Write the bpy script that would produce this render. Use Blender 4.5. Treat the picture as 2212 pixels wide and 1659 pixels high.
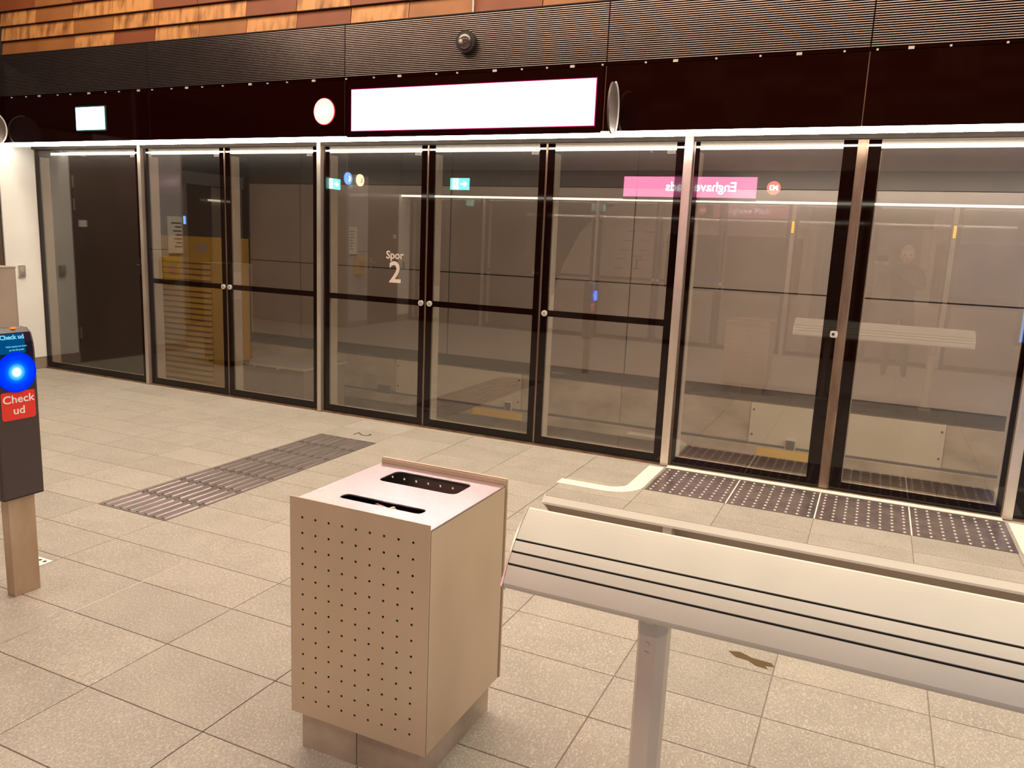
import bpy, bmesh, math, random
from mathutils import Vector, Matrix
random.seed(7)
S = bpy.context.scene
for o in list(bpy.data.objects): bpy.data.objects.remove(o, do_unlink=True)
C = S.collection
PI = math.pi

# ------------------------------------------------------------------ camera
F, PITCH, ROLL, YAW, CAMH = 1695.316, -.1798, .043, -.4285, 1.6
fwd = Vector((math.sin(YAW)*math.cos(PITCH), math.cos(YAW)*math.cos(PITCH), math.sin(PITCH)))
rt = Vector((math.cos(YAW), -math.sin(YAW), 0)); up = rt.cross(fwd)
r2 = rt*math.cos(ROLL)+up*math.sin(ROLL); u2 = up*math.cos(ROLL)-rt*math.sin(ROLL)
cd = bpy.data.cameras.new('camera'); cam = bpy.data.objects.new('camera', cd); C.objects.link(cam)
cd.sensor_width = 36; cd.lens = F/2212*36; cd.clip_start = .03; cd.clip_end = 100
m = Matrix((r2, u2, -fwd)).transposed().to_4x4(); m.translation = Vector((0, 0, CAMH)); cam.matrix_world = m
S.camera = cam
# ------------------------------------------------------------------ view, world, large lights
S.view_settings.view_transform = 'Standard'; S.view_settings.look = 'None'
S.view_settings.gamma = 1; S.view_settings.use_curve_mapping = False; S.view_settings.exposure = 0.0
W = bpy.data.worlds.new('world'); S.world = W; W.use_nodes = True
W.node_tree.nodes['Background'].inputs[0].default_value = (1, .72, .6, 1)
W.node_tree.nodes['Background'].inputs[1].default_value = .02
def area(name, loc, rot, sx, sy, power, col=(1, .88, .70)):
    l = bpy.data.lights.new(name, 'AREA'); l.shape = 'RECTANGLE'; l.size = sx; l.size_y = sy; l.energy = power; l.color = col
    o = bpy.data.objects.new(name, l); C.objects.link(o); o.location = loc; o.rotation_euler = rot; return o
area('ceiling_light_platform', (-2.2, 4.1, 5.5), (math.radians(-4), 0, 0), 11, 1.2, 450)
area('ceiling_light_platform_far', (-2.2, -.3, 5.5), (math.radians(4), 0, 0), 11, 1.2, 190)
area('ceiling_light_right', (3.4, 1.6, 4.6), (0, math.radians(22), 0), 2.2, 2.2, 90)
area('wall_wash_light', (-3.0, 3.0, 5.5), (math.radians(38), 0, 0), 9, .3, 90, (1, .70, .46))
area('track_wall_fill_left', (-5.0, 6.25, 2.33), (math.radians(30), 0, 0), 6, .06, 26, (1, .80, .60))  # added fill lamp tilted onto the lower far wall, kept weak here
area('track_wall_fill_right', (1.2, 6.25, 2.33), (math.radians(34), 0, 0), 6, .06, 150, (1, .88, .74))  # added fill lamp, stronger, to brighten the right of the far wall
area('track_light_far_side', (-1.0, -2.9, 3.0), (0, 0, 0), 10, .5, 150, (1, .85, .7))

# ------------------------------------------------------------------ materials
def principled(name, col, rough=.5, metal=0, spec=.5):
    mt = bpy.data.materials.new(name); mt.use_nodes = True
    b = mt.node_tree.nodes['Principled BSDF']
    b.inputs['Base Color'].default_value = (*col, 1); b.inputs['Roughness'].default_value = rough
    b.inputs['Metallic'].default_value = metal; b.inputs['Specular IOR Level'].default_value = spec
    return mt, mt.node_tree, b
def noisy(name, c1, c2, scale, rough=.5, metal=0, bump=0, stretch=(1, 1, 1), detail=4, lo=.35, hi=.65, spec=.5, rnd=0, rough2=None, kind='noise'):
    mt, nt, b = principled(name, c1, rough, metal, spec); N = nt.nodes; L = nt.links
    tc = N.new('ShaderNodeTexCoord'); mp = N.new('ShaderNodeMapping'); mp.inputs['Scale'].default_value = stretch
    L.new(tc.outputs['Object'], mp.inputs[0])
    ad = mp.outputs[0]
    oi = N.new('ShaderNodeObjectInfo')
    va = N.new('ShaderNodeVectorMath'); va.operation = 'ADD'
    mu = N.new('ShaderNodeVectorMath'); mu.operation = 'SCALE'; L.new(oi.outputs['Random'], mu.inputs[3]); mu.inputs[0].default_value = (37, 51, 23)
    L.new(ad, va.inputs[0]); L.new(mu.outputs[0], va.inputs[1]); ad = va.outputs[0]
    nz = N.new('ShaderNodeTexNoise'); nz.inputs['Scale'].default_value = scale; nz.inputs['Detail'].default_value = detail
    L.new(ad, nz.inputs['Vector'])
    rp = N.new('ShaderNodeValToRGB'); rp.color_ramp.elements[0].position = lo; rp.color_ramp.elements[1].position = hi
    rp.color_ramp.elements[0].color = (*c1, 1); rp.color_ramp.elements[1].color = (*c2, 1)
    L.new(nz.outputs['Fac'], rp.inputs[0]); out = rp.outputs[0]
    if rnd:
        hs = N.new('ShaderNodeHueSaturation'); mr = N.new('ShaderNodeMapRange'); mr.inputs['To Min'].default_value = 1-rnd; mr.inputs['To Max'].default_value = 1+rnd
        L.new(oi.outputs['Random'], mr.inputs[0]); L.new(mr.outputs[0], hs.inputs['Value']); L.new(out, hs.inputs['Color']); out = hs.outputs[0]
    L.new(out, b.inputs['Base Color'])
    if rough2 is not None:
        m2 = N.new('ShaderNodeMapRange'); m2.inputs['To Min'].default_value = rough; m2.inputs['To Max'].default_value = rough2
        L.new(nz.outputs['Fac'], m2.inputs[0]); L.new(m2.outputs[0], b.inputs['Roughness'])
    if bump:
        bp = N.new('ShaderNodeBump'); bp.inputs['Strength'].default_value = bump; bp.inputs['Distance'].default_value = .01
        L.new(nz.outputs['Fac'], bp.inputs['Height']); L.new(bp.outputs[0], b.inputs['Normal'])
    return mt
def emis(name, col, s):
    mt = bpy.data.materials.new(name); mt.use_nodes = True; nt = mt.node_tree; nt.nodes.clear()
    e = nt.nodes.new('ShaderNodeEmission'); e.inputs[0].default_value = (*col, 1); e.inputs[1].default_value = s
    o = nt.nodes.new('ShaderNodeOutputMaterial'); nt.links.new(e.outputs[0], o.inputs[0]); return mt
def glass_mat(name, tint, r0, haze=0):
    mt = bpy.data.materials.new(name); mt.use_nodes = True; nt = mt.node_tree; nt.nodes.clear(); N = nt.nodes; L = nt.links
    t = N.new('ShaderNodeBsdfTransparent'); t.inputs[0].default_value = (*tint, 1)
    g = N.new('ShaderNodeBsdfGlossy'); g.inputs['Roughness'].default_value = 0.0; g.inputs[0].default_value = (1, 1, 1, 1)
    lw = N.new('ShaderNodeLayerWeight'); lw.inputs[0].default_value = .5
    pw = N.new('ShaderNodeMath'); pw.operation = 'POWER'; pw.inputs[1].default_value = 5; L.new(lw.outputs['Facing'], pw.inputs[0])
    mr = N.new('ShaderNodeMapRange'); mr.inputs['To Min'].default_value = r0; mr.inputs['To Max'].default_value = 1; L.new(pw.outputs[0], mr.inputs[0])
    if haze:
        g2 = N.new('ShaderNodeBsdfGlossy'); g2.inputs['Roughness'].default_value = .35
        hx = N.new('ShaderNodeMixShader'); hx.inputs[0].default_value = haze; L.new(t.outputs[0], hx.inputs[1]); L.new(g2.outputs[0], hx.inputs[2]); t = hx
    mx = N.new('ShaderNodeMixShader'); L.new(mr.outputs[0], mx.inputs[0]); L.new(t.outputs[0], mx.inputs[1]); L.new(g.outputs[0], mx.inputs[2])
    o = N.new('ShaderNodeOutputMaterial'); L.new(mx.outputs[0], o.inputs[0]); return mt
def granite():
    mt, nt, b = principled('granite', (.4, .4, .4), .5, 0, .35); N = nt.nodes; L = nt.links
    tc = N.new('ShaderNodeTexCoord'); oi = N.new('ShaderNodeObjectInfo')
    mu = N.new('ShaderNodeVectorMath'); mu.operation = 'SCALE'; mu.inputs[0].default_value = (41, 17, 5); L.new(oi.outputs['Random'], mu.inputs[3])
    va = N.new('ShaderNodeVectorMath'); L.new(tc.outputs['Object'], va.inputs[0]); L.new(mu.outputs[0], va.inputs[1])
    def nz(sc, dt, st=(1, 1, 1)):
        mp = N.new('ShaderNodeMapping'); mp.inputs['Scale'].default_value = st; mp.inputs['Rotation'].default_value = (0, 0, .5); L.new(va.outputs[0], mp.inputs[0])
        n = N.new('ShaderNodeTexNoise'); n.inputs['Scale'].default_value = sc; n.inputs['Detail'].default_value = dt; L.new(mp.outputs[0], n.inputs['Vector']); return n.outputs['Fac']
    def ramp(src, p0, p1, c0, c1):
        r = N.new('ShaderNodeValToRGB'); r.color_ramp.elements[0].position = p0; r.color_ramp.elements[1].position = p1
        r.color_ramp.elements[0].color = (*c0, 1); r.color_ramp.elements[1].color = (*c1, 1); L.new(src, r.inputs[0]); return r.outputs[0]
    def mix(f, a, c, mode='MIX'):
        x = N.new('ShaderNodeMix'); x.data_type = 'RGBA'; x.blend_type = mode
        if isinstance(f, float): x.inputs[0].default_value = f
        else: L.new(f, x.inputs[0])
        L.new(a, x.inputs[6])
        if isinstance(c, tuple): x.inputs[7].default_value = (*c, 1)
        else: L.new(c, x.inputs[7])
        return x.outputs[2]
    base = ramp(nz(5, 3), .3, .7, (.32, .285, .24), (.38, .34, .29))
    spk = ramp(nz(170, 3, (1, .5, 1)), .50, .68, (0, 0, 0), (.75, .75, .75))
    drk = ramp(nz(190, 3, (.6, 1, 1)), .34, .50, (.7, .7, .7), (0, 0, 0))
    c = mix(spk, base, (.56, .51, .43)); c = mix(drk, c, (.265, .225, .18))
    mr = N.new('ShaderNodeMapRange'); mr.inputs['To Min'].default_value = .93; mr.inputs['To Max'].default_value = 1.06; L.new(oi.outputs['Random'], mr.inputs[0])
    hs = N.new('ShaderNodeHueSaturation'); L.new(mr.outputs[0], hs.inputs['Value']); L.new(c, hs.inputs['Color']); L.new(hs.outputs[0], b.inputs['Base Color'])
    bp = N.new('ShaderNodeBump'); bp.inputs['Strength'].default_value = .25; bp.inputs['Distance'].default_value = .004
    L.new(nz(100, 2), bp.inputs['Height']); L.new(bp.outputs[0], b.inputs['Normal'])
    return mt
M = {}
M['granite'] = granite()
M['grout'] = noisy('grout', (.33, .27, .21), (.38, .31, .24), 20, .9)
M['glass'] = glass_mat('glass', (.86, .82, .78), .10, .02)
M['opp_glass'] = glass_mat('glass_far_side', (.92, .90, .88), .05)
M['frit'], _, _b = principled('black_glass', (.006, .0015, .001), .03, 0, .38)
M['header_black'], _, _b = principled('header_black_glass', (.008, .0008, .0005), .06, 0, .12)
M['steel'] = noisy('brushed_steel', (.60, .53, .47), (.68, .61, .54), 14, .32, .85, 0, (1, 1, 8), rough2=.42)
M['post_steel'] = noisy('post_steel', (.62, .54, .46), (.72, .64, .56), 10, .26, .8, 0, (1, 1, .3), rough2=.4)
M['bin_steel'] = noisy('bin_brushed_steel', (.62, .495, .36), (.68, .55, .41), 4, .38, .55, 0, (1, 1, .35), rough2=.5)
M['bin_lid_steel'] = noisy('bin_lid_steel', (.42, .35, .34), (.47, .39, .38), 6, .22, .7, 0, (.5, 1, 1), rough2=.3)
M['polished'] = noisy('polished_inlay', (.80, .75, .68), (.86, .8, .72), 8, .16, 1)
M['plinth_steel'] = noisy('scuffed_plinth_steel', (.44, .36, .28), (.62, .52, .41), 7, .4, .5, .05, rough2=.55)
M['pole_steel'] = noisy('dirty_pole_steel', (.42, .30, .20), (.56, .43, .32), 5, .4, .6, 0, (1, 1, .4), rough2=.5)
M['alu'] = noisy('anodised_aluminium', (.58, .55, .475), (.62, .585, .51), 5, .5, .2, 0, rough2=.42)
M['bench_inner_shade'] = noisy('bench_inner_shaded', (.33, .26, .21), (.37, .30, .24), 5, .5, .3)  # aluminium made darker and browner: shade of the inner face put in the colour
M['alu_leg'] = noisy('bench_leg_aluminium', (.74, .67, .56), (.79, .72, .61), 5, .5, .15, 0)
M['alu_dull'] = noisy('dull_mullion_aluminium', (.46, .42, .36), (.52, .48, .42), 8, .5, .2)
M['rail_dark'] = noisy('dark_rail_metal', (.055, .04, .03), (.075, .055, .042), 8, .45, .5)
M['edge_bronze'] = noisy('bronze_edge_metal', (.22, .14, .10), (.34, .24, .18), 12, .3, .8, 0, (1, 1, .3))
M['dark'], _, _b = principled('dark_void', (.012, .006, .005), .8)
M['rubber'], _, _b = principled('black_rubber', (.015, .01, .009), .6)
M['groove'], _, _b = principled('groove_black', (.01, .006, .008), .7)
M['louvre'] = noisy('louvre_metal', (.30, .235, .225), (.34, .27, .26), 3, .3, .9, 0)
M['white'] = noisy('white_enamel', (.78, .76, .72), (.84, .82, .77), 2, .3, 0, 0)
M['threshold'] = noisy('threshold_stone', (.80, .74, .64), (.86, .80, .70), 6, .45)
M['inlay'] = noisy('white_floor_marking', (.74, .70, .62), (.80, .75, .66), 12, .5)
M['tactile'] = noisy('tactile_dark_stone', (.15, .125, .115), (.23, .195, .18), 12, .35, .3, .1, (1, .2, 1))
M['rib'] = noisy('tactile_rib_metal', (.27, .23, .21), (.36, .31, .28), 14, .28, .6, 0, (1, .2, 1))
M['stud_tile'] = noisy('stud_tile_dark', (.105, .08, .08), (.15, .115, .11), 9, .25, .15, 0)
M['stud'] = noisy('stud_steel', (.36, .32, .28), (.42, .38, .34), 9, .35, .5)
M['tile_dark'] = noisy('terracotta_plain', (.17, .038, .009), (.20, .05, .012), 3, .6, 0, .1)
M['tile_mid'] = noisy('terracotta_orange', (.25, .085, .02), (.30, .11, .028), 4, .6, 0, .1)
M['tile_gold'] = noisy('terracotta_golden_streaked', (.50, .22, .07), (.17, .055, .012), 7, .55, 0, .25, (2.2, 1, .6), 8, .44, .72)
M['panel'] = noisy('far_wall_enamel', (.30, .255, .225), (.33, .28, .25), 2, .22, 0, 0)
M['panel_dark'] = noisy('far_wall_dark_panel', (.03, .018, .014), (.04, .024, .019), 2, .28)
M['concrete'] = noisy('raw_concrete', (.25, .20, .145), (.42, .35, .26), 2.2, .8, 0, .3, (1, 1, 1.6), 6)
M['board'] = noisy('cover_board', (.46, .40, .31), (.50, .44, .34), 2, .6)
M['bed'] = noisy('track_bed', (.10, .065, .04), (.17, .12, .075), 3, .8)
M['rail'] = noisy('rail_steel', (.3, .22, .15), (.4, .3, .22), 6, .4, .7)
M['yellow'] = noisy('yellow_paint', (.60, .36, .03), (.68, .42, .04), 2, .45)
M['brown_door'] = noisy('bronze_door', (.13, .085, .062), (.18, .12, .09), 2, .22, .4, 0, (1, 1, .3))
M['grey_panel'] = noisy('grey_wall_panel', (.42, .40, .40), (.48, .455, .45), 2, .07)
M['box_steel'] = noisy('cabinet_brown_steel', (.42, .34, .28), (.48, .39, .32), 3, .42, .5)
M['device'], _, _b = principled('device_dark_plastic', (.055, .038, .038), .35)
M['device_glossy'], _, _b = principled('device_gloss_black', (.012, .012, .03), .08)
M['red'], _, _b = principled('red_label', (.72, .035, .02), .5)
M['label_white'], _, _b = principled('label_white', (.85, .80, .72), .5)
M['grey_label'], _, _b = principled('grey_label', (.42, .36, .34), .5)
M['ink'], _, _b = principled('ink', (.03, .03, .04), .6)
M['coat'] = noisy('dark_coat', (.03, .024, .022), (.045, .036, .032), 30, .9)
M['trousers'] = noisy('dark_trousers', (.03, .027, .03), (.04, .036, .04), 30, .9)
M['skin'] = noisy('skin', (.55, .33, .24), (.6, .37, .27), 12, .5)
M['hair'] = noisy('grey_hair', (.22, .19, .17), (.36, .32, .29), 60, .7, 0, .4)
M['print_light'] = noisy('frosted_print', (.62, .50, .42), (.68, .56, .47), 5, .4)
M['foil'] = noisy('crumpled_foil', (.65, .6, .55), (.9, .86, .8), 25, .22, .9, .6)
M['train_white'] = noisy('train_white', (.62, .57, .50), (.66, .61, .54), 2, .3)
M['train_dark'], _, _b = principled('train_window', (.03, .028, .03), .06)
M['brown_stain'], _, _b = principled('old_stain', (.10, .055, .015), .8)
M['lens'], _, _b = principled('dark_lens', (.05, .035, .03), .06, 0, .8)
M['disc_grey'] = noisy('disc_grey', (.085, .062, .055), (.105, .075, .068), 30, .5)
M['ceiling'] = noisy('ceiling_concrete', (.20, .15, .12), (.25, .19, .15), 1.5, .8)
M['led'] = emis('led_strip', (1, .9, .75), 42)
M['led_far'] = emis('led_strip_far', (1, .86, .68), 8)
M['led_track'] = emis('led_strip_track', (1, .86, .66), 5)
M['sign_magenta'] = emis('display_magenta', (1, .24, .45), 7)
M['sign_text'] = emis('display_text', (1, .95, .95), 16)
M['sign_edge_glow'] = emis('display_edge_glow', (.62, .01, .12), .75)  # dim magenta emission imitates the pink glow round the overexposed screen
M['m3_red'] = emis('line_disc_red', (1, .13, .10), 8.5)
M['m3_ring'] = emis('line_disc_ring', (.9, .05, .07), 1.0)
M['exit_green'] = emis('exit_green', (.16, .95, .78), 8)
M['exit_white'] = emis('exit_white', (.9, 1, .95), 14)
M['phone_blue'] = emis('phone_blue', (.16, .36, .9), 9)
M['phone_orange'] = emis('phone_orange', (1, .62, .35), 12)
M['amber'] = emis('amber_lamp', (1, .42, .03), 8)
M['amber_small'] = emis('amber_small_lamp', (1, .22, .02), 1.6)
M['screen_blue'] = emis('device_screen', (.0, .075, .22), 1.0)
M['screen_text'] = emis('device_screen_text', (.25, .75, .95), 1.0)
M['blue_panel'] = emis('blue_info_screen', (.10, .38, 1.0), 3.2)
M['lift_light'] = emis('lift_light', (1, .85, .65), 3)
def blue_disc_mat():
    mt = bpy.data.materials.new('blue_reader_disc'); mt.use_nodes = True; nt = mt.node_tree; nt.nodes.clear(); N = nt.nodes; L = nt.links
    tc = N.new('ShaderNodeTexCoord'); ln = N.new('ShaderNodeVectorMath'); ln.operation = 'LENGTH'; L.new(tc.outputs['Object'], ln.inputs[0])
    r = N.new('ShaderNodeValToRGB'); cr = r.color_ramp
    mr = N.new('ShaderNodeMapRange'); mr.inputs['From Max'].default_value = .085; L.new(ln.outputs['Value'], mr.inputs[0]); L.new(mr.outputs[0], r.inputs[0])
    cr.elements[0].position = 0; cr.elements[0].color = (1.0, 1.0, .95, 1); cr.elements[1].position = .62; cr.elements[1].color = (0, .05, 1, 1)
    for p, c in ((.17, (.85, 1, 1)), (.26, (.1, .62, 1)), (.44, (0, .14, 1)), (.93, (.0, .022, .8))):
        e = cr.elements.new(p); e.color = (*c, 1)
    e = N.new('ShaderNodeEmission'); L.new(r.outputs[0], e.inputs[0]); e.inputs[1].default_value = 1.2
    o = N.new('ShaderNodeOutputMaterial'); L.new(e.outputs[0], o.inputs[0]); return mt
M['blue_disc'] = blue_disc_mat()

# ------------------------------------------------------------------ helpers
def link(name, me, mat, parent=None, loc=None, rot=None):
    o = bpy.data.objects.new(name, me); C.objects.link(o)
    if mat is not None and hasattr(me, 'materials') and len(me.materials) == 0: me.materials.append(M[mat] if isinstance(mat, str) else mat)
    if parent: o.parent = parent
    if loc: o.location = loc
    if rot: o.rotation_euler = rot
    return o
def mesh(name, bm, smooth=False):
    me = bpy.data.meshes.new(name); bmesh.ops.recalc_face_normals(bm, faces=bm.faces); bm.to_mesh(me); bm.free()
    if smooth:
        for p in me.polygons: p.use_smooth = True
    return me
def abox(bm, x0, x1, y0, y1, z0, z1, bev=0):
    r = bmesh.ops.create_cube(bm, size=1)['verts']
    for v in r: v.co = Vector(((x0+x1)/2+v.co.x*(x1-x0), (y0+y1)/2+v.co.y*(y1-y0), (z0+z1)/2+v.co.z*(z1-z0)))
    if bev:
        es = list({e for v in r for e in v.link_edges}); bmesh.ops.bevel(bm, geom=es, offset=bev, segments=2, affect='EDGES', profile=.7)
def box(name, x0, x1, y0, y1, z0, z1, mat, parent=None, bev=0, ctr=True):
    """box in world (or parent) coordinates, origin at its centre"""
    c = Vector(((x0+x1)/2, (y0+y1)/2, (z0+z1)/2)); hx, hy, hz = (x1-x0)/2, (y1-y0)/2, (z1-z0)/2
    bm = bmesh.new(); abox(bm, -hx, hx, -hy, hy, -hz, hz, bev); return link(name, mesh(name, bm), mat, parent, c)
def acyl(bm, c, axis, r, L, seg=24, r2=None):
    """cylinder centred at c along axis"""
    q = Vector((0, 0, 1)).rotation_difference(Vector(axis)).to_matrix().to_4x4()
    bmesh.ops.create_cone(bm, cap_ends=True, segments=seg, radius1=r, radius2=r if r2 is None else r2, depth=L, matrix=Matrix.Translation(c) @ q)
def cyl(name, c, axis, r, L, mat, parent=None, seg=24, r2=None, smooth=False):
    bm = bmesh.new(); acyl(bm, (0, 0, 0), axis, r, L, seg, r2); return link(name, mesh(name, bm, smooth), mat, parent, Vector(c))
def aprism(bm, pts, axis, a0, a1):
    """extrude 2D outline along axis 'x','y','z' from a0 to a1; pts are the two other coords in order"""
    def P(p, a):
        return {'x': (a, p[0], p[1]), 'y': (p[0], a, p[1]), 'z': (p[0], p[1], a)}[axis]
    v0 = [bm.verts.new(P(p, a0)) for p in pts]; v1 = [bm.verts.new(P(p, a1)) for p in pts]; n = len(pts)
    bm.faces.new(v0); bm.faces.new(v1[::-1])
    for i in range(n): bm.faces.new((v0[i], v0[(i+1) % n], v1[(i+1) % n], v1[i]))
def prism(name, pts, axis, a0, a1, mat, parent=None, smooth=False):
    bm = bmesh.new(); aprism(bm, pts, axis, a0, a1); return link(name, mesh(name, bm, smooth), mat, parent)
def rrect(x0, x1, y0, y1, r, n=5):
    out = []
    for cx, cy, a in ((x1-r, y1-r, 0), (x0+r, y1-r, 90), (x0+r, y0+r, 180), (x1-r, y0+r, 270)):
        for k in range(n+1):
            t = math.radians(a+90*k/n); out.append((cx+r*math.cos(t), cy+r*math.sin(t)))
    return out
def thing(name, label, cat, loc=(0, 0, 0), group=None, kind=None):
    o = bpy.data.objects.new(name, None); C.objects.link(o); o.location = loc; o.empty_display_size = .1
    return tag(o, label, cat, group, kind)
def tag(o, label=None, cat=None, group=None, kind=None):
    if label: o['label'] = label
    if cat: o['category'] = cat
    if group: o['group'] = group
    if kind: o['kind'] = kind
    return o
def struct(o, label=None):
    o['kind'] = 'structure'
    if label: o['label'] = label
    return o
_fonts = {}
def text(name, s, size, mat, M4, parent=None, ext=.001, align='CENTER', sx=1, bold=0):
    cu = bpy.data.curves.new(name, 'FONT'); cu.body = s; cu.size = size; cu.extrude = ext; cu.align_x = align; cu.align_y = 'CENTER'; cu.resolution_u = 3
    cu.offset = bold
    t = bpy.data.objects.new('tmp', cu); C.objects.link(t); bpy.context.view_layer.update()
    me = bpy.data.meshes.new_from_object(t.evaluated_get(bpy.context.evaluated_depsgraph_get())); bpy.data.objects.remove(t)
    me.transform(Matrix.Diagonal((sx, 1, 1, 1))); me.materials.clear(); me.materials.append(M[mat])
    o = bpy.data.objects.new(name, me); C.objects.link(o)
    if parent: o.parent = parent
    o.matrix_local = M4; return o
def facing(loc, right, upv):
    """matrix whose local x runs along right and local y along up"""
    r = Vector(right); u = Vector(upv); n = r.cross(u); m = Matrix((r, u, n)).transposed().to_4x4(); m.translation = Vector(loc); return m

D = 5.674; MID = 1.96; H = 5.34; OY = 2*MID-D      # glass plane, platform middle, header face, far-side glass plane
XL = -8.285; XR = 6.5; ZT = 2.335; FW = 8.3
P = {'p1': -6.687, 'p2': -4.503, 'p3': -1.303, 'p4': .902, 'p5': 4.10}
def my(y, side): return y if side > 0 else 2*MID-y
def sbox(side, name, x0, x1, y0, y1, z0, z1, mat, parent=None, bev=0):
    a, b = sorted((my(y0, side), my(y1, side))); return box(name, x0, x1, a, b, z0, z1, mat, parent, bev)

# ------------------------------------------------------------------ floor
fl = struct(box('floor', XL-2.2, XR, OY-.12, D+.10, -.30, -.005, 'grout'), 'platform floor of pale speckled stone tiles')
fo = Vector(fl.location)
rows = [1.03, 1.345, 1.685, 2.025, 2.365, 2.658, 2.962, 3.255, 3.547, 3.838, 4.126, 4.414, 4.702, 4.99, 5.285, 5.58]
gx = -2.8925; PX = .5385
G = .0019
tiles_cache = {}
def tile_mesh(w, d):
    k = (round(w, 4), round(d, 4))
    if k not in tiles_cache:
        bm = bmesh.new(); b = .0012; z0, z1 = -.005, 0
        hx, hy = w/2, d/2
        lo = [bm.verts.new((x, y, z0)) for x, y in ((-hx, -hy), (hx, -hy), (hx, hy), (-hx, hy))]
        md = [bm.verts.new((x, y, z1-b)) for x, y in ((-hx, -hy), (hx, -hy), (hx, hy), (-hx, hy))]
        tp = [bm.verts.new((x, y, z1)) for x, y in ((-hx+b, -hy+b), (hx-b, -hy+b), (hx-b, hy-b), (-hx+b, hy-b))]
        for A, B in ((lo, md), (md, tp)):
            for i in range(4): bm.faces.new((A[i], A[(i+1) % 4], B[(i+1) % 4], B[i]))
        bm.faces.new(tp)
        me = mesh('tile', bm); me.materials.append(M['granite']); tiles_cache[k] = me
    return tiles_cache[k]
SX0, SX1 = -1.272, .886     # stud mat
stuff_bm = bmesh.new()
def add_tile(x0, x1, y0, y1, single):
    x0 += G; x1 -= G; y0 += G; y1 -= G
    if x1-x0 < .02 or y1-y0 < .02: return
    if single:
        o = link('tile', tile_mesh(x1-x0, y1-y0), None, fl, (Vector(((x0+x1)/2, (y0+y1)/2, 0))-fo))
    else:
        abox(stuff_bm, x0, x1, y0, y1, -.005, 0)
kx = [gx+PX*i for i in range(-11, 18)]
def inframe(x, y):
    d = Vector((x, y, 0))-Vector((0, 0, CAMH)); w = d.dot(fwd)
    if w <= .1: return False
    u = 1106+F*d.dot(r2)/w; v = 829.5-F*d.dot(u2)/w
    return -60 < u < 2270 and v < 1740
cnt = 0
for j in range(len(rows)):
    y0 = rows[j]; y1 = rows[j+1] if j+1 < len(rows) else 5.615
    for i in range(len(kx)-1):
        x0, x1 = max(kx[i], XL), kx[i+1]
        if x1 > XR: continue
        segs = [(x0, x1)]
        if 2.9 < y0 < 4.95:                      # tactile guide path cut out
            segs = []
            for a, b in [(x0, x1)]:
                if b <= -3.957 or a >= -3.423: segs.append((a, b))
                else:
                    if a < -3.957-.02: segs.append((a, -3.957))
                    if b > -3.423+.02: segs.append((-3.423, b))
        if y0 > 4.95:
            if x0 >= SX0-.06 and x1 <= SX1+.06: continue
        for a, b in segs:
            vis = any(inframe(xx, yy) for xx in (a, b) for yy in (y0, y1))
            if vis and cnt < 298: cnt += 1
            add_tile(a, b, y0, y1, vis and cnt < 298)
y = 1.03
while y-.34 > OY:
    for i in range(len(kx)-1):
        if kx[i+1] < XR: add_tile(max(kx[i], XL), kx[i+1], y-.34, y, False)
    y -= .34
me = mesh('far_tiles', stuff_bm); o = link('far_tiles', me, 'granite', fl, -fo); o['kind'] = 'stuff'
# joint strips
tag(box('joint_strip', gx-.003, gx+.003, -.5, 5.60, -.004, .0006, 'steel'), 'thin metal joint strip set between floor tiles left of the bin', 'strip')
tag(box('joint_strip', gx+2*PX-.0022, gx+2*PX+.0022, .5, 5.60, -.012, -.002, 'rubber'), 'dark movement joint running between floor tiles under the bin', 'strip')
# tactile guide path
tg = thing('tactile_guide_path', 'dark ribbed tactile guide strip leading to the track 2 doors', 'tactile paving', (-3.69, 2.962, 0))
ribm = None
ys = rows[6:14]
for k in range(7):
    a, b = ys[k]+.002, ys[k+1]-.002
    pl = box('plate', -.265, .265, a-2.962, b-2.962, -.012, .0005, 'tactile', tg)
    for q in range(8):
        x = -.232+q*.0663
        if ribm is None:
            bm = bmesh.new(); L = (b-a)*.84
            aprism(bm, [(-.014, 0), (.014, 0), (.009, .0045), (-.009, .0045)], 'y', -L/2, L/2); ribm = mesh('rib', bm); ribm.materials.append(M['rib'])
        link('rib', ribm, None, pl, (x, -.008, .00625))
    bm = bmesh.new()
    for q in range(8): acyl(bm, (-.232+q*.0663, (b-a)/2-.012, .0066), (0, 0, 1), .0075, .001, 8)
    link('screw', mesh('screw', bm), 'rubber', pl)['kind'] = 'stuff'
# inlaid number 2
two = text('floor_number', '2', .20, 'polished', facing((-3.675, 5.148, .0012), (0, -1, 0), (1, 0, 0)), None, .0012, bold=-.001)
tag(two, 'small metal figure 2 inlaid in the floor beyond the ribbed strip', 'number')
# stud mat in front of the sliding doors
sm = thing('stud_mat', 'dark warning mat of four tiles with metal studs before the sliding doors', 'tactile paving', (-.19, 4.99, 0))
sbm = bmesh.new(); acyl(sbm, (0, 0, 0), (0, 0, 1), .0115, .005, 10, .007); stm = mesh('stud', sbm, False); stm.materials.append(M['stud'])
bx_ = [-1.272, -.735, -.198, .343, .886]
for k in range(4):
    a, b = bx_[k]+.004, bx_[k+1]-.004
    t = box('stud_tile', a+.19, b+.19, .003, .588, -.012, .0005, 'stud_tile', sm)
    n_ = 0
    bm = bmesh.new()
    for i in range(8):
        for jj in range(9):
            px = (b-a)*((i+.5)/8-.5); py = .585*((jj+.5)/9-.5)
            acyl(bm, (px, py, .00825), (0, 0, 1), .0105, .004, 10, .006)
    link('stud', mesh('stud', bm), 'stud', t)['kind'] = 'stuff'
    if k < 3: box('joint_bar', b+.19, b+.19+.008, .003, .588, -.01, .0012, 'inlay', sm)
box('edge_strip', SX0+.19, SX1+.19, .589, .594, -.01, .001, 'edge_bronze', sm)
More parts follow.
